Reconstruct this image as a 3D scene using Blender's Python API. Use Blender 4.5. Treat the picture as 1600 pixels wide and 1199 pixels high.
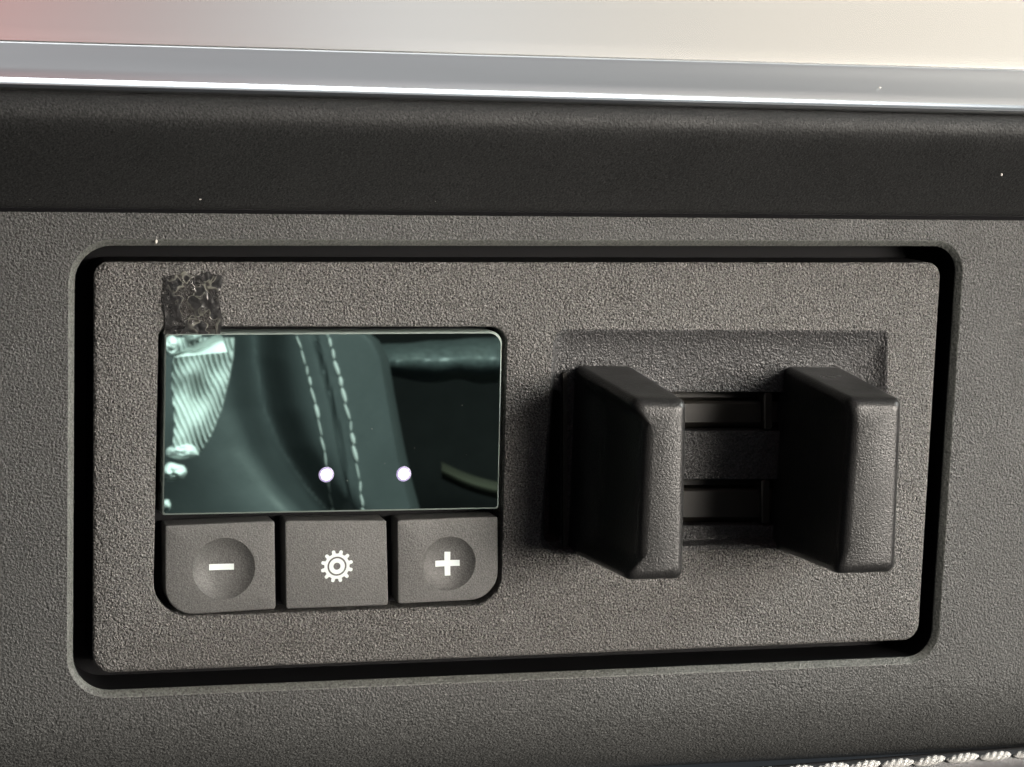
import bpy, bmesh, math, random
from mathutils import Vector, Matrix, noise
random.seed(7)
for o in list(bpy.data.objects): bpy.data.objects.remove(o)
sc = bpy.context.scene
MM = 0.001
COL = sc.collection

# ------------------------------------------------------------------ camera
# panel plane is y = 0, facing -Y; x right, z up; millimetres in this script, metres in the scene
F, CX, CY = 3600.0, 800.0, 599.5
V3 = (-350.0, 40.0)
RHO = -0.037
DIST = 222.3
a = Vector(((V3[0]-CX)/F, -(V3[1]-CY)/F, -1)).normalized()
b = Vector((1, 0, 0)); b = (b - a*a.dot(b)).normalized()
c_ = b.cross(a)
bx = b*math.cos(RHO) + c_*math.sin(RHO)
bz = bx.cross(a)
ROT = Matrix((bx, a, bz))                      # camera -> world
def ray(px, py): return ROT @ Vector(((px-CX)/F, -(py-CY)/F, -1))
_d = ray(CX, CY); CAM = -_d*(DIST/_d.y)         # camera position, mm
def U(px, py, y=0.0):
    """point of the plane at depth y that stands at this place of the panel, mm"""
    d = ray(px, py); t = (y-CAM.y)/d.y
    return CAM + d*t
cam = bpy.data.cameras.new('camera'); camo = bpy.data.objects.new('camera', cam); COL.objects.link(camo)
cam.sensor_width = 36; cam.lens = 36*F/1600; cam.clip_start = 0.005; cam.clip_end = 20
camo.matrix_world = Matrix.Translation(CAM*MM) @ ROT.to_4x4()
cam.dof.use_dof = True; cam.dof.focus_distance = (U(700, 700)-CAM).length*MM; cam.dof.aperture_fstop = 160
sc.camera = camo

# ------------------------------------------------------------------ light
w = bpy.data.worlds.new('World'); sc.world = w; w.use_nodes = True
w.node_tree.nodes['Background'].inputs[0].default_value = (0.8, 0.9, 1.0, 1)
w.node_tree.nodes['Background'].inputs[1].default_value = 0.035
def area(name, loc, target, size, power, col, shape='RECTANGLE', sy=None):
    l = bpy.data.lights.new(name, 'AREA'); l.shape = shape; l.size = size*MM; l.size_y = (sy or size)*MM
    l.energy = power; l.color = col
    o = bpy.data.objects.new(name, l); COL.objects.link(o)
    o.location = Vector(loc)*MM
    o.rotation_euler = (Vector(target)-Vector(loc)).to_track_quat('-Z', 'Y').to_euler()
    return o
KEY = area('key_lamp', (175, -175, 32), tuple(U(1240, 430)), 165, 0.195, (1.0, 0.925, 0.83)); KEY.data.spread = math.radians(33)  # warm key lamp from the right, its source out of view
area('side_fill_lamp', (620, -150, 330), (0, 0, 0), 150, 3.8, (0.96, 1.0, 0.96))  # added lamp, brightens lip edges and grain from the right
area('cream_sheen_lamp', (490, -560, 600), (40, 0, 40), 400, 0.25, (1.0, 0.87, 0.68), sy=340)  # added lamp, gives the upper trim its cream reflection
area('white_sheen_lamp', (205, -555, 600), (0, 0, 40), 60, 0.075, (0.92, 0.97, 1.0), sy=340)  # lamp put in for the white highlight mirrored in the trim
area('grey_sheen_lamp', (200, -640, 640), (0, 0, 40), 800, 0.36, (0.90, 0.93, 0.95), sy=460)  # unseen lamp added for the trim's broad grey reflection
area('pink_sheen_lamp', (-30, -540, 580), (-40, 0, 40), 110, 0.075, (1.0, 0.18, 0.16), sy=300)  # added lamp, tints the trim's left end pink
area('windscreen', (20, 120, 330), (120, -350, -70), 300, 11.0, (0.95, 1.0, 1.0), sy=160)
sc.view_settings.view_transform = 'Standard'; sc.view_settings.look = 'None'
sc.view_settings.gamma = 1; sc.view_settings.use_curve_mapping = False
sc.view_settings.exposure = 0.0

# ------------------------------------------------------------------ materials
def newmat(name):
    m = bpy.data.materials.new(name); m.use_nodes = True
    return m, m.node_tree.nodes, m.node_tree.links, m.node_tree.nodes['Principled BSDF']
def plastic(name, col, rough=0.5, grain=0.45, size=0.55, spec=0.5, dist=0.10, var=0.12, fine=0.3, speckle=0.0):
    m, N, L, P = newmat(name)
    tc = N.new('ShaderNodeTexCoord')
    n1 = N.new('ShaderNodeTexNoise'); n1.inputs['Scale'].default_value = 1000/size; n1.inputs['Detail'].default_value = 1.6
    n1.inputs['Roughness'].default_value = 0.55; n1.inputs['Distortion'].default_value = 0.6
    v = N.new('ShaderNodeTexVoronoi'); v.feature = 'SMOOTH_F1'; v.inputs['Scale'].default_value = 1000/(size*1.1)
    v.inputs['Smoothness'].default_value = 0.5
    L.new(tc.outputs['Object'], n1.inputs['Vector']); L.new(tc.outputs['Object'], v.inputs['Vector'])
    ad = N.new('ShaderNodeMath'); ad.operation = 'SUBTRACT'
    L.new(n1.outputs['Fac'], ad.inputs[0])
    mu = N.new('ShaderNodeMath'); mu.operation = 'MULTIPLY'; mu.inputs[1].default_value = fine
    L.new(v.outputs['Distance'], mu.inputs[0]); L.new(mu.outputs[0], ad.inputs[1])
    bp = N.new('ShaderNodeBump'); bp.inputs['Strength'].default_value = grain; bp.inputs['Distance'].default_value = dist*MM
    L.new(ad.outputs[0], bp.inputs['Height']); L.new(bp.outputs['Normal'], P.inputs['Normal'])
    n2 = N.new('ShaderNodeTexNoise'); n2.inputs['Scale'].default_value = 90; n2.inputs['Detail'].default_value = 5
    L.new(tc.outputs['Object'], n2.inputs['Vector'])
    mx = N.new('ShaderNodeMix'); mx.data_type = 'RGBA'
    mx.inputs[6].default_value = tuple(x*(1-var) for x in col)+(1,); mx.inputs[7].default_value = tuple(x*(1+var) for x in col)+(1,)
    L.new(n2.outputs['Fac'], mx.inputs[0])
    n4 = N.new('ShaderNodeTexNoise'); n4.inputs['Scale'].default_value = 1000/(size*.75); n4.inputs['Detail'].default_value = 2
    L.new(tc.outputs['Object'], n4.inputs['Vector'])
    m4 = N.new('ShaderNodeMapRange'); m4.inputs['From Min'].default_value = .3; m4.inputs['From Max'].default_value = .7
    m4.inputs['To Min'].default_value = 1-speckle; m4.inputs['To Max'].default_value = 1+speckle
    L.new(n4.outputs['Fac'], m4.inputs['Value'])
    vm = N.new('ShaderNodeVectorMath'); vm.operation = 'SCALE'
    L.new(mx.outputs[2], vm.inputs[0]); L.new(m4.outputs[0], vm.inputs['Scale']); L.new(vm.outputs[0], P.inputs['Base Color'])
    P.inputs['Specular IOR Level'].default_value = spec
    n5 = N.new('ShaderNodeTexNoise'); n5.inputs['Scale'].default_value = 140; n5.inputs['Detail'].default_value = 6; n5.inputs['Roughness'].default_value = .65
    L.new(tc.outputs['Object'], n5.inputs['Vector'])
    m5 = N.new('ShaderNodeMapRange'); m5.inputs['From Min'].default_value = .3; m5.inputs['From Max'].default_value = .7
    m5.inputs['To Min'].default_value = rough-.08; m5.inputs['To Max'].default_value = rough+.08
    L.new(n5.outputs['Fac'], m5.inputs['Value']); L.new(m5.outputs[0], P.inputs['Roughness'])
    return m
def simple(name, col, rough=0.5, metal=0.0, spec=0.5, emit=None, es=0):
    m, N, L, P = newmat(name)
    P.inputs['Base Color'].default_value = col+(1,); P.inputs['Roughness'].default_value = rough
    P.inputs['Metallic'].default_value = metal; P.inputs['Specular IOR Level'].default_value = spec
    if emit: P.inputs['Emission Color'].default_value = emit+(1,); P.inputs['Emission Strength'].default_value = es
    return m
M = {}
M['panel'] = plastic('grained_grey_plastic', (0.0555, 0.0565, 0.0555), 0.52, 1.0, 0.25, dist=0.18, spec=.4, speckle=.75)
M['module'] = plastic('coarse_grained_plastic', (0.097, 0.0945, 0.0905), 0.38, 1.0, 0.24, dist=0.34, speckle=.9)
M['recess'] = plastic('shaded_recess_plastic', (0.040, 0.040, 0.041), 0.38, 1.0, 0.24, dist=0.20, speckle=.7)  # shade around the levers put into a darker, cooler colour
M['ledge'] = plastic('soft_black_plastic', (0.019, 0.0195, 0.0198), 0.62, 0.8, 0.26, dist=.07, spec=.3, speckle=.6)
M['button'] = plastic('fine_grained_plastic', (0.080, 0.0795, 0.0775), 0.55, 0.7, 0.18, dist=.06, speckle=.45)
M['lever'] = plastic('lever_plastic', (0.020, 0.0198, 0.0198), 0.34, 1.0, 0.19, dist=0.034, spec=.34, speckle=.5)
M['slot'] = plastic('smooth_dark_plastic', (0.028, 0.025, 0.021), 0.34, 0.12, 0.8)
M['black'] = simple('black_gap_shade', (0.006, 0.006, 0.007), 0.7, spec=0.15)  # plain black that carries the shade of gaps and channel walls
M['print'] = simple('white_print', (0.66, 0.73, 0.73), 0.55)
M['leather'] = plastic('grey_leather', (0.10, 0.10, 0.105), 0.5, 0.6, 0.7)
M['thread'] = simple('white_thread', (0.48, 0.475, 0.46), 0.85, spec=0.1)
M['dust'] = simple('pale_dust', (0.55, 0.53, 0.50), 0.9, spec=0.1)

def metal_mat(name, col, rough, aniso_scale=None):
    m, N, L, P = newmat(name)
    P.inputs['Base Color'].default_value = col+(1,); P.inputs['Metallic'].default_value = 1
    tc = N.new('ShaderNodeTexCoord'); mp = N.new('ShaderNodeMapping'); mp.inputs['Scale'].default_value = (30, 900, 900)
    n = N.new('ShaderNodeTexNoise'); n.inputs['Scale'].default_value = 1; n.inputs['Detail'].default_value = 4
    L.new(tc.outputs['Object'], mp.inputs[0]); L.new(mp.outputs[0], n.inputs['Vector'])
    mr = N.new('ShaderNodeMapRange'); mr.inputs['To Min'].default_value = rough*0.96; mr.inputs['To Max'].default_value = rough*1.04
    L.new(n.outputs['Fac'], mr.inputs['Value']); L.new(mr.outputs[0], P.inputs['Roughness'])
    n2 = N.new('ShaderNodeTexNoise'); n2.inputs['Scale'].default_value = 2600; n2.inputs['Detail'].default_value = 2
    L.new(tc.outputs['Object'], n2.inputs['Vector'])
    bp = N.new('ShaderNodeBump'); bp.inputs['Strength'].default_value = 0.02; bp.inputs['Distance'].default_value = 0.02*MM
    L.new(n2.outputs['Fac'], bp.inputs['Height']); L.new(bp.outputs['Normal'], P.inputs['Normal'])
    return m
M['satin'] = metal_mat('satin_pale_metal', (0.84, 0.82, 0.79), 0.26)
M['chrome'] = metal_mat('silver_metal', (0.56, 0.57, 0.59), 0.30)

def glass_mat():
    m, N, L, P = newmat('dark_teal_mirror_glass')
    P.inputs['Base Color'].default_value = (0.42, 0.56, 0.51, 1); P.inputs['Metallic'].default_value = 1
    P.inputs['Roughness'].default_value = 0.012
    tc = N.new('ShaderNodeTexCoord'); n = N.new('ShaderNodeTexNoise'); n.inputs['Scale'].default_value = 120
    L.new(tc.outputs['Object'], n.inputs['Vector'])
    bp = N.new('ShaderNodeBump'); bp.inputs['Strength'].default_value = 0.05; bp.inputs['Distance'].default_value = 0.01*MM
    L.new(n.outputs['Fac'], bp.inputs['Height']); L.new(bp.outputs['Normal'], P.inputs['Normal'])
    return m
M['glass'] = glass_mat()
M['glass_edge'] = simple('glass_edge', (0.20, 0.24, 0.22), 0.3, spec=0.8)
def film_mat():
    m, N, L, P = newmat('clear_crinkled_film')
    tc = N.new('ShaderNodeTexCoord')
    n = N.new('ShaderNodeTexNoise'); n.inputs['Scale'].default_value = 560; n.inputs['Detail'].default_value = 2; n.inputs['Distortion'].default_value = 1.2
    L.new(tc.outputs['Object'], n.inputs['Vector'])
    cr = N.new('ShaderNodeValToRGB'); cr.color_ramp.elements[0].position = 0.44; cr.color_ramp.elements[1].position = 0.53
    L.new(n.outputs['Fac'], cr.inputs[0])
    P.inputs['Base Color'].default_value = (0.03, 0.03, 0.03, 1); P.inputs['Roughness'].default_value = 0.28
    P.inputs['Specular IOR Level'].default_value = 0.5
    bp = N.new('ShaderNodeBump'); bp.inputs['Strength'].default_value = 0.4; bp.inputs['Distance'].default_value = 0.05*MM
    L.new(cr.outputs[0], bp.inputs['Height']); L.new(bp.outputs['Normal'], P.inputs['Normal'])
    tr = N.new('ShaderNodeBsdfTransparent'); mix = N.new('ShaderNodeMixShader')
    n3 = N.new('ShaderNodeTexNoise'); n3.inputs['Scale'].default_value = 820; n3.inputs['Detail'].default_value = 1; n3.inputs['Distortion'].default_value = 0.8
    L.new(tc.outputs['Object'], n3.inputs['Vector'])
    # stuck-down (dark) patches ringed by loose pale air bubbles
    r3 = N.new('ShaderNodeValToRGB'); e = r3.color_ramp.elements
    e[0].position = 0.0; e[0].color = (.012, .012, .013, 1); e[1].position = 1.0; e[1].color = (.035, .032, .03, 1)
    for p_, c_3 in ((.46, (.012, .012, .013, 1)), (.495, (.17, .17, .15, 1)), (.52, (.12, .12, .10, 1)), (.55, (.035, .032, .03, 1))):
        q = r3.color_ramp.elements.new(p_); q.color = c_3
    L.new(n3.outputs['Fac'], r3.inputs[0])
    n6 = N.new('ShaderNodeTexNoise'); n6.inputs['Scale'].default_value = 330; n6.inputs['Detail'].default_value = 2
    L.new(tc.outputs['Object'], n6.inputs['Vector'])
    m6 = N.new('ShaderNodeMapRange'); m6.inputs['From Min'].default_value = .46; m6.inputs['From Max'].default_value = .58
    L.new(n6.outputs['Fac'], m6.inputs['Value'])
    x6 = N.new('ShaderNodeMix'); x6.data_type = 'RGBA'; x6.inputs[6].default_value = (.016, .0155, .016, 1)
    L.new(m6.outputs[0], x6.inputs[0]); L.new(r3.outputs[0], x6.inputs[7]); L.new(x6.outputs[2], P.inputs['Base Color'])
    mr = N.new('ShaderNodeMapRange'); mr.inputs['From Min'].default_value = 0.55; mr.inputs['From Max'].default_value = 0.66
    mr.inputs['To Min'].default_value = 0.12; mr.inputs['To Max'].default_value = 0.55
    L.new(n3.outputs['Fac'], mr.inputs['Value']); L.new(mr.outputs[0], mix.inputs[0])
    L.new(P.outputs[0], mix.inputs[1]); L.new(tr.outputs[0], mix.inputs[2])
    L.new(mix.outputs[0], N['Material Output'].inputs['Surface'])
    return m
M['film'] = film_mat()

# ------------------------------------------------------------------ mesh helpers
def link(name, bm, mat, parent=None, smooth=True, sharp=32):
    bmesh.ops.recalc_face_normals(bm, faces=bm.faces) if False else None
    me = bpy.data.meshes.new(name)
    bmesh.ops.scale(bm, vec=(MM, MM, MM), verts=bm.verts)
    bm.to_mesh(me); bm.free()
    if smooth:
        for p in me.polygons: p.use_smooth = True
        me.set_sharp_from_angle(angle=math.radians(sharp))
    me.materials.append(M[mat] if isinstance(mat, str) else mat)
    o = bpy.data.objects.new(name, me); COL.objects.link(o)
    if parent: o.parent = parent
    return o
def tag(o, label=None, cat=None, group=None, kind=None):
    if label: o['label'] = label
    if cat: o['category'] = cat
    if group: o['group'] = group
    if kind: o['kind'] = kind
    return o
def empty(name, loc=(0, 0, 0)):
    o = bpy.data.objects.new(name, None); o.empty_display_size = 0.01; COL.objects.link(o); o.location = Vector(loc)*MM
    return o
def face(bm, vs, want=None):
    """face whose normal points along want"""
    try: f = bm.faces.new(vs)
    except ValueError: return None
    f.normal_update()
    if want is not None and f.normal.dot(Vector(want)) < 0: f.normal_flip()
    return f
def rquad(px, radii, inset=0.0, seg=8, y=0.0):
    """rounded quad loop on the plane y; px: TL,TR,BR,BL in photo places on the panel plane; radii in mm; inset in mm"""
    P = [Vector((U(*p).x, U(*p).z)) for p in px]
    return rpoly(P, radii, inset, seg, y)
def rpoly(P, radii, inset=0.0, seg=8, y=0.0):
    n = len(P); cen = sum(P, Vector((0, 0)))/n
    ins = inset if isinstance(inset, (list, tuple)) else [inset]*n
    lines = []
    for i in range(n):
        p, q = P[i], P[(i+1) % n]; d = (q-p).normalized(); nn = Vector((-d.y, d.x))
        if nn.dot(cen-p) < 0: nn = -nn
        lines.append((p+nn*ins[i], d))
    C = []
    for i in range(n):
        (p, d), (q, e) = lines[i-1], lines[i]
        t = ((q-p).x*e.y-(q-p).y*e.x)/(d.x*e.y-d.y*e.x)
        C.append(p+d*t)
    out = []
    for i in range(n):
        r = max(radii[i] if isinstance(radii, (list, tuple)) else radii, 0.02)
        c, pr, nx = C[i], C[i-1], C[(i+1) % n]
        d1 = (pr-c).normalized(); d2 = (nx-c).normalized()
        half = math.acos(max(-1, min(1, d1.dot(d2))))/2
        tl = min(r/math.tan(half), 0.48*(pr-c).length, 0.48*(nx-c).length); r = tl*math.tan(half)
        o = c+(d1+d2).normalized()*(r/math.sin(half))
        a1 = math.atan2((c+d1*tl-o).y, (c+d1*tl-o).x); a2 = math.atan2((c+d2*tl-o).y, (c+d2*tl-o).x)
        da = (a2-a1+math.pi) % (2*math.pi)-math.pi
        for k in range(seg+1):
            an = a1+da*k/seg
            out.append(Vector((o.x+r*math.cos(an), y, o.y+r*math.sin(an))))
    return out
def loft(bm, loops, close=True):
    V = [[bm.verts.new(p) for p in l] for l in loops]
    n = len(V[0])
    for i in range(len(V)-1):
        for k in range(n if close else n-1):
            k2 = (k+1) % n
            try: bm.faces.new((V[i][k], V[i][k2], V[i+1][k2], V[i+1][k]))
            except ValueError: pass
    return V
def cap(bm, vl):
    try: return bm.faces.new(vl)
    except ValueError: return None
def fill_between(bm, outer, holes):
    """flat sheet between an outer vert loop and hole vert loops"""
    es = []
    for l in [outer]+holes:
        for i in range(len(l)):
            e = bm.edges.get((l[i], l[(i+1) % len(l)])) or bm.edges.new((l[i], l[(i+1) % len(l)]))
            es.append(e)
    return bmesh.ops.triangle_fill(bm, use_beauty=True, use_dissolve=False, edges=es)
def verts(bm, pts): return [bm.verts.new(p) for p in pts]
def orient(bm, toward=None):
    bmesh.ops.recalc_face_normals(bm, faces=bm.faces)
    if toward is not None:
        s = sum((f.normal.dot(Vector(toward))*f.calc_area() for f in bm.faces))
        if s < 0: bmesh.ops.reverse_faces(bm, faces=bm.faces)
OUT = (0, -1, 0)

# ------------------------------------------------------------------ the setting: dashboard panel
REC = [(107, 374), (1508, 376), (1465, 1036), (104, 1094)]
RR = [4.2, 3.4, 3.6, 4.4]
bm = bmesh.new()
l0 = rquad(REC, RR, 0, y=0)
prof = [(0, 0), (0.06, 0.02), (0.13, 0.08), (0.60, 0.46), (0.66, 0.54), (0.67, 0.70)]
loops = [rquad(REC, [max(r-i, .1) for r in RR], i, y=d) for i, d in prof]
V = [verts(bm, loops[0])]
# outer boundary of the flat part; the lower edge then rolls away under the dash
tl, tr = U(-900, 240), U(2500, 275); br, bl = U(2500, 1016), U(-900, 1141)
nb = 40
top = [tl.lerp(tr, i/nb) for i in range(nb+1)]; bot = [br.lerp(bl, i/nb) for i in range(nb+1)]
ov = verts(bm, top+bot); fill_between(bm, ov, [V[0]])
botv = ov[nb+1:]
prev = botv
for k in range(1, 15):
    an = math.radians(k*6); Rr = 12.5
    row = verts(bm, [Vector((v.co.x, Rr*(1-math.cos(an)), v.co.z-Rr*math.sin(an))) for v in botv])
    for i in range(nb): bm.faces.new((prev[i], prev[i+1], row[i+1], row[i]))
    prev = row
orient(bm, OUT)
dash = link('dashboard_panel', bm, 'panel'); 
tag(dash, 'grained dark grey dashboard panel around the recessed controller', None, kind='structure')
bm = bmesh.new(); vs = verts(bm, rquad(REC, RR, -1.0, y=6.0)); cap(bm, vs); orient(bm, OUT)
link('recess_floor', bm, 'black', dash)
bm = bmesh.new(); loft(bm, [rquad(REC, [max(r-i, .1) for r in RR], i, y=d) for i, d in ((0.67, 0.70), (0.69, 1.0), (0.7, 6.5))]); orient(bm, OUT)
link('recess_wall', bm, 'black', dash)  # wall painted black for the shade inside the gap
M['lip_lit'] = plastic('lit_edge_plastic', (0.095, 0.099, 0.092), 0.45, 0.8, 0.29, dist=0.10, speckle=.5)  # paler colour carries the light caught along the lip
bm = bmesh.new(); loft(bm, loops); orient(bm, OUT); link('lip', bm, 'lip_lit', dash)

# ------------------------------------------------------------------ ledge, silver strip, upper panel: swept profiles
def sweep(name, rows, mat, parent=None, nseg=60, toward=OUT, sharp=40):
    """rows: (py at photo x=0, py at x=1600, depth y): straight lines running along the dash"""
    bm = bmesh.new(); R = []
    for (y0, y1, d) in rows:
        f = lambda x: y0+(y1-y0)*x/1600.0
        A, B = U(-900, f(-900), d), U(2500, f(2500), d)
        R.append(verts(bm, [A.lerp(B, i/nseg) for i in range(nseg+1)]))
    for i in range(len(R)-1):
        for k in range(nseg): bm.faces.new((R[i][k], R[i][k+1], R[i+1][k+1], R[i+1][k]))
    orient(bm, toward)
    return link(name, bm, mat, parent, sharp=sharp)
ledge = sweep('dashboard_ledge', [(331, 345, 2.0), (326, 339, 0.2), (324, 337.5, -0.25), (321.5, 335, -0.6), (316, 330, -0.95), (290, 306, -2.9), (250, 268, -5.9), (215, 238, -8.4),
              (200, 226, -9.3), (188, 215, -9.85), (176, 205, -10.05), (160, 192, -9.9), (146, 184, -9.4), (139, 181, -8.7), (134, 177, -7.4), (128, 171, -4.0), (122, 165, 3.0)], 'ledge')
seam_shade = sweep('seam', [(331, 345, -.02), (328.2, 341.8, -.12), (325.5, 339, -.30), (322, 336, -.2)], 'black', ledge)  # black strip drawn in as the shadow gap under the ledge
tag(ledge, 'black overhanging dashboard ledge between the silver strip and the controller panel', 'dashboard trim')
strip = sweep('silver_strip', [(141, 182, -5.0), (140.5, 181.5, -8.2), (139.5, 180.5, -9.0), (136, 177.5, -9.6), (131, 174, -9.75), (126, 170, -9.6), (122.5, 167, -9.15), (120.5, 165, -8.8), (118, 163, -8.75),
              (105, 151, -8.28), (90, 136, -7.73), (77, 123, -7.25), (70, 115, -7.0), (66.3, 111.3, -6.86), (65, 110, -6.6), (64.4, 109.4, -5.4)], 'chrome')
tag(strip, 'shiny silver metal strip with rounded lower bead above the black ledge', 'metal strip')
upper = sweep('upper_trim_panel', [(67, 112, -5.0), (65, 110, -5.9), (62.5, 107.5, -6.1), (58, 103, -6.0), (40, 86, -5.5), (0, 48, -4.38), (-60, -10, -2.7), (-160, -110, .1), (-300, -250, 4.0)], 'satin')
tag(upper, 'pale satin trim panel with cream sheen along the top', 'trim panel')

# ------------------------------------------------------------------ lower leather edge with white stitching (bottom right)
leather = sweep('leather_edge', [(1290, 1166, 6.0), (1291, 1168, 4.0), (1292.5, 1170, 2.9), (1297, 1175, 2.3), (1304, 1183, 2.0), (1316, 1196, 2.0), (1340, 1220, 2.5), (1380, 1260, 5.0), (1420, 1300, 12.0)], 'leather')
tag(leather, 'grey leather edge with white twisted stitching, bottom right below the panel', 'leather trim')
def thread_mesh(ln, r, lobes=3, twist=1.5, nl=40, nr=24):
    bm = bmesh.new(); L = []
    for i in range(nl+1):
        t = i/nl; s = math.sin(math.pi*min(max(t, .015), .985))**0.42
        row = []
        for k in range(nr):
            an = 2*math.pi*k/nr
            rr = r*s*(0.76+0.28*abs(math.cos(lobes*0.5*(an+twist*2*math.pi*t))))
            row.append(Vector(((t-.5)*ln, rr*math.cos(an), rr*math.sin(an))))
        L.append(row)
    V = loft(bm, L); cap(bm, V[0]); cap(bm, V[-1]); orient(bm)
    bmesh.ops.recalc_face_normals(bm, faces=bm.faces)
    me = bpy.data.meshes.new('stitch'); bmesh.ops.scale(bm, vec=(MM, MM, MM), verts=bm.verts); bm.to_mesh(me); bm.free()
    for p in me.polygons: p.use_smooth = True
    me.materials.append(M['thread']); return me
tm = thread_mesh(3.95, 0.56)
sp = [(1045, 1216), (1094, 1211), (1141, 1207), (1189, 1203.5), (1245, 1200), (1300, 1196), (1350, 1193), (1402, 1189.5), (1452, 1185.5), (1504, 1181), (1555, 1178), (1608, 1174), (1660, 1170)]
sp += [(1045-51*k_, 1215+4.0*k_) for k_ in range(1, 22)]
for i, (px, py) in enumerate(sp):
    o = bpy.data.objects.new('stitch', tm); COL.objects.link(o); o.parent = leather
    p = U(px, py+4, 1.75); o.location = p*MM
    o.rotation_euler = (random.uniform(0, 6), -math.radians(5+random.uniform(-2, 3)), 0)

# ------------------------------------------------------------------ the controller module
mod = empty('brake_controller', U(800, 700, 6))
tag(mod, 'dark grey brake controller module with small screen, three buttons and two pinch levers', 'controller')
class _P:  # parts are modelled in scene coordinates; keep them in place under the empty
    pass
def part(name, bm, mat, parent=None, sharp=32, label=None):
    o = link(name, bm, mat, None, sharp=sharp)
    par = parent or mod
    o.parent = par
    base = Vector((0, 0, 0)); q = par
    while q: base += q.location; q = q.parent
    o.location = -base if par is mod else Vector((0, 0, 0))
    if label: o['label'] = label
    return o
FACE = [(147, 410), (1473, 411), (1437, 1001), (145, 1054)]
FR = [1.5, 1.6, 1.8, 2.0]
APER = [(249, 511), (793, 512), (783, 945), (240, 966)]
AR = [1.0, 1.7, 3.0, 3.6]
POCK = [(866, 515), (1389, 517), (1385, 852), (843, 868)]
PR = [1.6, 0.5, 1.0, 2.0]
bm = bmesh.new()
fp = [(0.0, 0.50), (0.07, 0.36), (0.22, 0.25), (0.45, 0.2)]
V = loft(bm, [rquad(FACE, FR, i, y=d) for i, d in fp])
A = loft(bm, [rquad(APER, [max(r, .1) for r in AR], i, y=d) for i, d in [(-0.22, 0.2), (-0.1, 0.24), (-0.02, 0.36), (0.0, 0.6), (0.0, 4.0)]])
PK = verts(bm, rquad(POCK, PR, 0, y=0.2))
fill_between(bm, V[-1], [A[0], PK])
orient(bm, OUT)
part('face_plate', bm, 'module')
bm = bmesh.new(); loft(bm, [rquad(FACE, FR, i, y=d) for i, d in ((0.0, 0.50), (0.0, 5.8))]); orient(bm)
part('side_wall', bm, 'black')  # module side in black, shade of the surrounding gap put into colour
bm = bmesh.new(); cap(bm, verts(bm, rquad(APER, AR, -0.5, y=3.4))); orient(bm, OUT)
part('display_well', bm, 'black')

# pocket shaped and darkened for shade around the levers; floor with two slots
FY = 1.35
bm = bmesh.new()
PI_ = [(876, 552), (1366, 552), (1362, 838), (850, 858)]
L0 = rquad(POCK, PR, 0, y=0.2); L1 = rquad(POCK, [p+.1 for p in PR], [0.14, .12, .3, .14], y=0.225); L1b = rquad(POCK, [p+.2 for p in PR], [0.34, .30, .5, .3], y=0.36)
L2 = rquad(PI_, [1.5]*4, 0, y=FY)
Vp = loft(bm, [L0, L1, L1b, L2])
def rect_loop(x0, y0, x1, y1, d, r=0.25): return rquad([(x0, y0), (x1, y0), (x1, y1), (x0, y1)], [r]*4, 0, seg=3, y=d)
slots = [(905, 615, 1330, 678), (905, 752, 1330, 826)]
SV = []
for (x0, y0, x1, y1) in slots:
    s = loft(bm, [rect_loop(x0, y0, x1, y1, FY), rect_loop(x0+1, y0+1, x1-1, y1-1, FY+.08), rect_loop(x0+1, y0+1, x1-1, y1-1, FY+2.6)])
    SV.append(s[0])
s = loft(bm, [rect_loop(855, 612, 884, 852, FY, .5), rect_loop(856, 613, 883, 851, FY+.1, .5), rect_loop(856, 613, 883, 851, FY+4, .5)])
SV.append(s[0]); cap(bm, s[-1])
fill_between(bm, Vp[-1], SV); orient(bm, OUT)
rec = part('lever_shade_recess', bm, 'recess')
for (x0, y0, x1, y1) in slots:
    bm = bmesh.new()
    P0, P1 = (y0-3, FY+2.2), (y1+3, FY+2.2)
    prof = [(y0-4, FY+2.5), (y0+6, FY+2.3), (y0+12, FY+1.2), (y0+16, FY+1.0), (y1-18, FY+1.0), (y1-14, FY+1.25), (y1-8, FY+2.3), (y1+4, FY+2.5)]
    R = [verts(bm, [U(x0-4+(x1-x0+8)*i/20, yy, d) for i in range(21)]) for yy, d in prof]
    for i in range(len(R)-1):
        for k in range(20): bm.faces.new((R[i][k], R[i][k+1], R[i+1][k+1], R[i+1][k]))
    orient(bm, OUT); part('slide_rail', bm, 'slot')
# end stops visible at the right of the slots
for (x0, y0, x1, y1) in ((1203, 617, 1216, 676), (1199, 754, 1212, 824)):
    bm = bmesh.new()
    V = loft(bm, [rect_loop(x0, y0, x1, y1, FY+2.2), rect_loop(x0, y0, x1, y1, FY+0.25), rect_loop(x0+2, y0+2, x1-2, y1-2, FY+0.1)]); cap(bm, V[-1])
    orient(bm, OUT); part('end_stop', bm, 'slot')

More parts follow.
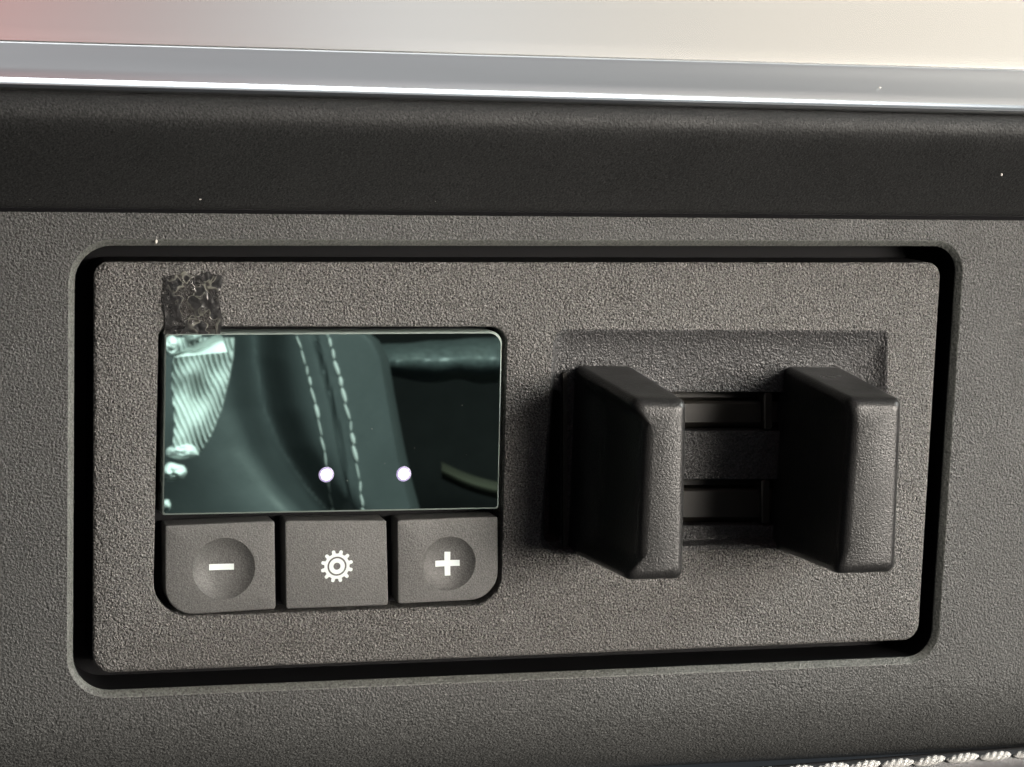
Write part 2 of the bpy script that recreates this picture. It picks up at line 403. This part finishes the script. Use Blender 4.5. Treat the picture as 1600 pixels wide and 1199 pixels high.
# levers
def densify(loop, step=0.7):
    out = []
    for i, p in enumerate(loop):
        q = loop[(i+1) % len(loop)]; n = NSEG[i] if NSEG else 1
        for k in range(n): out.append(p.lerp(q, k/n))
    return out
NSEG = None
def lever(px, dish, label, shift):
    """px: base corners TL,TR,BR,BL on the pocket floor; loops run from the foot to the tip"""
    global NSEG
    TIP = -14.2
    B = [Vector((U(p[0], p[1], FY).x, U(p[0], p[1], FY).z)) for p in px]
    cen = sum(B, Vector((0, 0)))/4
    def loop(t, grow, r):
        Q = [Vector((cen.x+(p-cen).x*(1-0.13*t)+shift[0]*t, cen.y+(p-cen).y*(1-0.085*t)+shift[1]*t)) for p in B]
        return rpoly(Q, r, grow, 6, FY+(TIP-FY)*t)
    rows = [(-0.05, 0, .8)] + [(k/14*0.93, 0, .8) for k in range(0, 15)] + [(0.95, 0.05, .8), (0.966, 0.15, .8), (0.98, 0.30, .75), (0.990, 0.48, .65), (0.997, 0.75, .5), (1.0, 1.05, .4)]
    l = loop(0, 0, .8)
    NSEG = [max(1, int((l[(i+1) % len(l)]-l[i]).length/0.7)) for i in range(len(l))]
    L = [densify(loop(*r)) for r in rows]
    base = L[1]; xs = [p.x for p in base]; zs = [p.z for p in base]
    for i, row in enumerate(L):
        t = rows[i][0]
        lx = min(p.x for p in row); rx = max(p.x for p in row); z0 = min(p.z for p in row); z1 = max(p.z for p in row); zc = (z0+z1)/2; hz = (z1-z0)/2
        for p in row:
            side = max(0, 1-(p.x-lx)/(0.30*(rx-lx)))
            if side > 0 and t > 0.1:
                e = abs(p.z-zc)/hz
                g = 1 if e < .74 else max(0, 1-(e-.74)/.20); g = g*g*(3-2*g)
                tt = min(1, (t-.1)/.3); tt = tt*tt*(3-2*tt)
                p.x += dish*g*tt*min(1, side*1.6)
    bm = bmesh.new()
    V = loft(bm, L); cap(bm, V[-1]); cap(bm, V[0]); bmesh.ops.recalc_face_normals(bm, faces=bm.faces)
    return part('lever', bm, 'lever', sharp=40, label=label)
lv1 = [(899, 571), (991, 573), (987, 862), (888, 864)]
lv2 = [(1226, 573), (1319, 575), (1309, 855), (1206, 858)]
la = lever(lv1, 1.15, 'left pinch lever with a dished finger side', (0.35, -0.35))
lb = lever(lv2, 0.35, 'right pinch lever with a flat finger side', (-0.25, -0.2))
# thin moulded rim standing at the foot of the left lever's finger side
bm = bmesh.new()
V = loft(bm, [rect_loop(884, 584, 891, 862, d, .2) for d in (FY+.6, FY-.45)]); cap(bm, V[-1]); orient(bm, OUT)
part('rim', bm, 'slot', la)

# ------------------------------------------------------------------ display
SCR = [(257, 521), (786, 518), (780, 796), (253, 806)]
SR = [0.35, 1.3, .25, .25]
SY = 0.05
bm = bmesh.new()
V = loft(bm, [rquad(SCR, SR, i, y=d) for i, d in [(0, 3.0), (0, SY+.28), (.06, SY+.10), (.20, SY+.0)]])
orient(bm, OUT); disp = part('display', bm, 'glass_edge')
bm = bmesh.new(); f = cap(bm, verts(bm, rquad(SCR, SR, .20, y=SY))); orient(bm, OUT)
part('screen_glass', bm, 'glass', disp)
M['led'] = simple('white_led', (0.9, 0.9, 0.9), 0.4, emit=(1.0, 0.97, 1.0), es=3.0)
M['halo_ring'] = simple('violet_halo_glow', (0.25, 0.22, 0.32), 0.4, emit=(0.42, 0.36, 0.80), es=0.38)  # violet halo put in as an emitting ring
for px, py in ((510, 742), (631, 741)):  # two small glowing discs on the glass
    c = U(px, py)
    def disc(r, d0, d1, n=28):
        bm = bmesh.new()
        L = [[Vector((c.x+r*q*math.cos(2*math.pi*i/n), y, c.z+r*q*math.sin(2*math.pi*i/n))) for i in range(n)] for q, y in ((1, d0), (.92, (d0+d1)/2), (.7, d1))]
        V = loft(bm, L); cap(bm, V[-1]); orient(bm, OUT); return bm
    led = part('glowing_dot', disc(.78, SY-.002, SY-.03), 'halo_ring', disp)
    part('bulb', disc(.57, SY-.02, SY-.09), 'led', led)

# ------------------------------------------------------------------ buttons
BY = 0.30
def button(px, radii, dimple, name='button', label=None):
    bm = bmesh.new()
    V = loft(bm, [rquad(px, radii, i, y=d) for i, d in [(0, 3.0), (0, BY+.14), (.03, BY+.05), (.08, BY+.012), (.14, BY)]])
    depth = None
    if dimple:
        c = U(dimple[0], dimple[1]); R = dimple[2]; D = dimple[3]
        n = 40; rings = []
        def depth(x, z):
            r = math.hypot(x-c.x, z-c.z)/R
            if r >= 1: return BY
            # shallow bowl with softened rim
            return BY + D*(1-r**3.2)
        for k in range(10):
            r = R*(1-k/10)
            dd = BY if k == 0 else BY+D*(1-(r/R)**3.2)
            rings.append([Vector((c.x+r*math.cos(2*math.pi*i/n), dd, c.z+r*math.sin(2*math.pi*i/n))) for i in range(n)])
        W = loft(bm, rings); cap(bm, W[-1]); fill_between(bm, V[-1], [W[0]])
    else:
        cap(bm, V[-1])
    orient(bm, OUT)
    o = part(name, bm, 'button', label=label, sharp=30)
    return o, (depth or (lambda x, z: BY))
b1, d1 = button([(259, 823), (430, 815), (432, 953), (259, 964)], [.25, .3, .3, 2.9], (351, 890, 3.15, .75), label='minus button with a round dimple')
b2, d2 = button([(446, 815), (605, 814), (608, 947), (448, 953)], [.3, .3, .3, .3], None, label='settings button with a white gear symbol')
b3, d3 = button([(622, 814), (779, 808), (780, 937), (623, 945)], [.3, .3, 2.9, .3], (703, 882, 2.85, .7), label='plus button with a round dimple')
def symbol(polys, fn, parent):
    """polys: list of (list of (x,z) mm outlines, holes)"""
    bm = bmesh.new()
    for outer, holes in polys:
        vo = [bm.verts.new((p[0], 0, p[1])) for p in outer]; vh = [[bm.verts.new((p[0], 0, p[1])) for p in h] for h in holes]
        fill_between(bm, vo, vh)
    bmesh.ops.subdivide_edges(bm, edges=bm.edges[:], cuts=2, use_grid_fill=True)
    for v in bm.verts: v.co.y = fn(v.co.x, v.co.z)-0.035
    r = bmesh.ops.extrude_face_region(bm, geom=bm.faces[:])
    for v in [g for g in r['geom'] if isinstance(g, bmesh.types.BMVert)]: v.co.y += 0.06
    bmesh.ops.recalc_face_normals(bm, faces=bm.faces)
    return part('symbol', bm, 'print', parent)
def xz(px, py): p = U(px, py); return (p.x, p.z)
symbol([([xz(329.5, 885.4), xz(368.5, 884.4), xz(368.5, 893.8), xz(329.5, 894.8)], [])], d1, b1)
plus = [(698.4, 865.5), (707.6, 865.5), (707.6, 878.6), (722, 878.2), (722, 887.4), (707.6, 887.9), (707.6, 902.5), (698.6, 903), (698.5, 888.4), (684, 888.9), (684, 879.6), (698.4, 879.1)]
symbol([([xz(*p) for p in plus], [])], d3, b3)
gc = U(527.5, 886); k = (U(537.5, 886)-gc).length/10
teeth = 12; go = []
for i in range(teeth):
    for (da, r) in ((-.36, 19.6), (-.25, 20.2), (-.22, 23.0), (-.15, 24.9), (0, 25.4), (.15, 24.9), (.22, 23.0), (.25, 20.2), (.36, 19.6)):
        an = 2*math.pi*(i+.5)/teeth+da*2*math.pi/teeth*1.05; go.append((gc.x+k*r*math.cos(an), gc.z+k*r*math.sin(an)))
circ = lambda r, n=32: [(gc.x+k*r*math.cos(2*math.pi*i/n), gc.z+k*r*math.sin(2*math.pi*i/n)) for i in range(n)]
symbol([(go, [circ(15.0)]), (circ(12.2), [circ(5.6, 20)])], d2, b2)

# ------------------------------------------------------------------ protective film tab over the screen's corner
bm = bmesh.new()
nx_, nz_ = 36, 40; G = []
for j in range(nz_+1):
    row = []
    for i in range(nx_+1):
        u, v = i/nx_, j/nz_
        px = 256.5+(345-256.5)*u; py = 429+(522-429)*v
        px += (2.2*math.sin(v*9+1) if u < .01 or u > .99 else 0)
        py += (3*math.sin(u*14)+2*math.sin(u*31) if v < .01 else 0)
        p = U(px, py)
        h = noise.noise(Vector((p.x*1.1, p.z*1.1, 3)))*0.10+noise.noise(Vector((p.x*2.7, p.z*2.7, 9)))*0.05
        row.append(bm.verts.new((p.x, -0.02-abs(h), p.z)))
    G.append(row)
for j in range(nz_):
    for i in range(nx_): bm.faces.new((G[j][i], G[j][i+1], G[j+1][i+1], G[j+1][i]))
orient(bm, OUT)
film = link('protective_film', bm, 'film')
tag(film, 'crinkled clear protective film tab sticking up at the screen top left corner', 'film')

# ------------------------------------------------------------------ dust specks
bm = bmesh.new()
def speck(px, py, y, r):
    c = U(px, py, y)
    m = Matrix.Translation(c) @ Matrix.Diagonal((r*random.uniform(.7, 1.3), r*.5, r*random.uniform(.7, 1.4), 1))
    bmesh.ops.create_icosphere(bm, subdivisions=1, radius=1, matrix=m)
speck(313, 310, -1.5, .17); speck(244, 378, -.05, .2); speck(1565, 273, -6.3, .11); speck(1375, 137, -8.3, .14)
for i in range(60):
    t = random.random(); px = random.uniform(0, 1600); s = random.uniform(.15, 1)
    py = 324+(337.5-324)*px/1600-s*75; y = -.95-(s*75-8)/75*5.0
    speck(px, py, y-.02, random.uniform(.03, .075))
for i in range(6):
    px, py = random.uniform(300, 780), random.uniform(530, 795); speck(px, py, SY, random.uniform(.02, .04))
dust = link('dust', bm, 'dust'); tag(dust, 'pale dust specks on the ledge and panel', None, kind='stuff')

# ------------------------------------------------------------------ the cabin in front of the panel, seen in the screen
def mir(p): return Vector((p.x, 2*SY-p.y, p.z))
def Vv(px, py, Y): return mir(U(px, py, Y))          # place in the cabin that the screen shows there
def sheet(nu, nv, fn):
    bm = bmesh.new()
    G = [[bm.verts.new(fn(i/nu, j/nv)) for i in range(nu+1)] for j in range(nv+1)]
    for j in range(nv):
        for i in range(nu): bm.faces.new((G[j][i], G[j][i+1], G[j+1][i+1], G[j+1][i]))
    orient(bm, (0, 1, 0)); return bm
M['seat'] = plastic('black_seat_leather', (0.050, 0.055, 0.056), 0.50, 0.5, 1.3)
M['cloth'] = simple('pale_cloth', (0.72, 0.74, 0.72), 0.9, spec=.1)
M['cabin'] = plastic('dark_cabin_plastic', (0.006, 0.006, 0.006), 0.85, 0.4, 2.0, spec=.1)
M['armrest'] = plastic('armrest_vinyl', (0.06, 0.068, 0.068), 0.4, 0.5, 2.0, dist=.3, speckle=.3)
M['strap'] = plastic('olive_webbing', (0.034, 0.031, 0.018), 0.9, 0.6, 1.0)
def lerp_tab(tab, y):
    if y <= tab[0][0]: return tab[0][1]
    for (a0, b0), (a1, b1) in zip(tab, tab[1:]):
        if y <= a1: return b0+(b1-b0)*(y-a0)/(a1-a0)
    return tab[-1][1]
redge = [(440, 545), (520, 575), (533, 592), (560, 606), (620, 616), (690, 629), (740, 640), (800, 656), (900, 690)]
seam = lambda py: 491+(py-525)*0.205+4*math.sin((py-560)/60)
valley = [(440, 395), (560, 400), (640, 415), (700, 440), (760, 480), (800, 515), (900, 600)]
def seat_y(px, py):
    vx = lerp_tab(valley, py); sx = seam(py); q = (px-vx)/34
    y = 330+15*math.exp(-q*q)+7*(1-math.exp(-((px-sx)/90)**2))+1.6*math.exp(-((px-sx-2)/3.2)**2)
    if px < vx: y += -9*(1-math.exp(-((vx-px)/70)**2))
    e = lerp_tab(redge, py)-px
    if e < 14: y += 10*(1-e/14)**2
    return y
def seat_fn(u, v):
    py = 440+460*v; r = lerp_tab(redge, py)
    if u > .985: return Vv(r+1, py, seat_y(r, py)+30)
    px = 130+(r-130)*min(1, u/.98)
    return Vv(px, py, seat_y(px, py))
seat = link('car_seat', sheet(110, 70, seat_fn), 'seat')
tag(seat, 'black leather car seat side with double white stitching, mirrored in the screen', 'car seat')
tm2 = thread_mesh(4.0, 0.36)
for off in (-24, 24):
    py = 508
    while py < 815:
        ln = random.uniform(14, 27); wob = random.uniform(-2.2, 2.2)
        A_ = Vv(seam(py)+off+wob, py, seat_y(seam(py)+off, py)-.4); B_ = Vv(seam(py+ln)+off-wob*.5, py+ln, seat_y(seam(py+ln)+off, py+ln)-.4)
        o = bpy.data.objects.new('stitch', tm2); COL.objects.link(o); o.parent = seat
        d = B_-A_; o.location = (A_+B_)/2*MM; o.rotation_euler = d.to_track_quat('X', 'Z').to_euler()
        k_ = d.length/4.0; q_ = random.choice((.6, .8, 1, 1.5)); o.scale = (k_, q_, q_)
        py += ln+random.uniform(0.5, 3)
cedge = [(520, 366), (556, 364), (590, 358), (640, 346), (680, 330), (700, 318), (716, 300), (745, 290)]
def cloth_fn(u, v):
    py = 528+178*v; l = 270+2*math.sin(py/20); r = lerp_tab(cedge, py)
    if u > .97: return Vv(r+1, py, 296+8)
    px = l+(r-l)*u/.97
    ph = (px-0.32*(py-560)-0.0006*(py-560)**2)*2*math.pi/8.5
    nz = noise.noise(Vector((px/28, py/40, 2.0)))
    return Vv(px, py, 285+(1.0+.6*nz)*math.sin(ph+1.3*math.sin(py/37)+2.4*nz)+10*u*u+2*math.sin(v*5)+2.5*nz)
cloth = empty('knit_cloth', Vv(300, 700, 285)); tag(cloth, 'crumpled pale ribbed cloth mirrored at the screen left edge', 'cloth')
def cpart(name, bm):
    o = link(name, bm, 'cloth', cloth); o.location = -cloth.location; return o
cpart('ribbed_panel', sheet(60, 60, cloth_fn))
def flap_fn(u, v):
    A_ = (272, 553); B_ = (345, 520); C_ = (362, 548)
    px = A_[0]+(B_[0]-A_[0])*u+10*u*v; py = A_[1]+(B_[1]-A_[1])*u+(6+24*u)*v
    return Vv(px, py, 278+3*math.sin(v*3.1)-2*u+.8*math.sin(u*9+v*4))
cpart('folded_edge', sheet(24, 14, flap_fn))
def lump(cx, cy, rx, ry, sd):
    def fn(u, v):
        an = 2*math.pi*u; r = .02+.98*v; n = 1+.22*noise.noise(Vector((math.cos(an)*1.5+sd, math.sin(an)*1.5, sd)))
        h = math.sqrt(max(0, 1-r*r))
        return Vv(cx+rx*n*r*math.cos(an), cy+ry*n*r*math.sin(an), 286-4*h+1.3*noise.noise(Vector((u*6, v*3, sd)))*h)
    return sheet(28, 10, fn)
cpart('fold', lump(268, 540, 13, 15, 1.0)); cpart('fold', lump(300, 524, 14, 9, 5.0)); cpart('fold', lump(272, 738, 20, 15, 9.0)); cpart('fold', lump(285, 706, 27, 12, 3.0)); cpart('fold', lump(260, 790, 7, 9, 7.0))
def arm_fn(u, v):
    an = math.pi*(v*1.25-.2); px = 596+330*u; nz = noise.noise(Vector((u*7, v*2, 4)))
    return Vv(px, 566-(32+7*nz+16*(u-.3))*math.cos(an)+(-6*u)+4*nz, 400-(22+5*nz)*math.sin(an))
arm = link('door_armrest', sheet(30, 26, arm_fn), 'armrest'); tag(arm, 'rounded dark armrest roll mirrored at the screen top right', 'armrest')
def strap_fn(u, v):
    return Vv(690+140*u, 722+50*u+26*v+4*math.sin(u*5), 430-6*math.sin(v*3.1)-4*math.sin(u*4))
st = link('seat_belt', sheet(24, 8, strap_fn), 'strap'); tag(st, 'faint olive belt webbing mirrored at the screen lower right', 'seat belt')
def back_fn(u, v):
    return Vv(-300+1700*u, 250+800*v, 520+14*math.sin(u*12)*math.sin(v*5))
bk = link('cabin_lining', sheet(40, 20, back_fn), 'cabin'); tag(bk, 'dark cabin lining behind the mirrored seat', kind='structure')
bpy.context.view_layer.update()
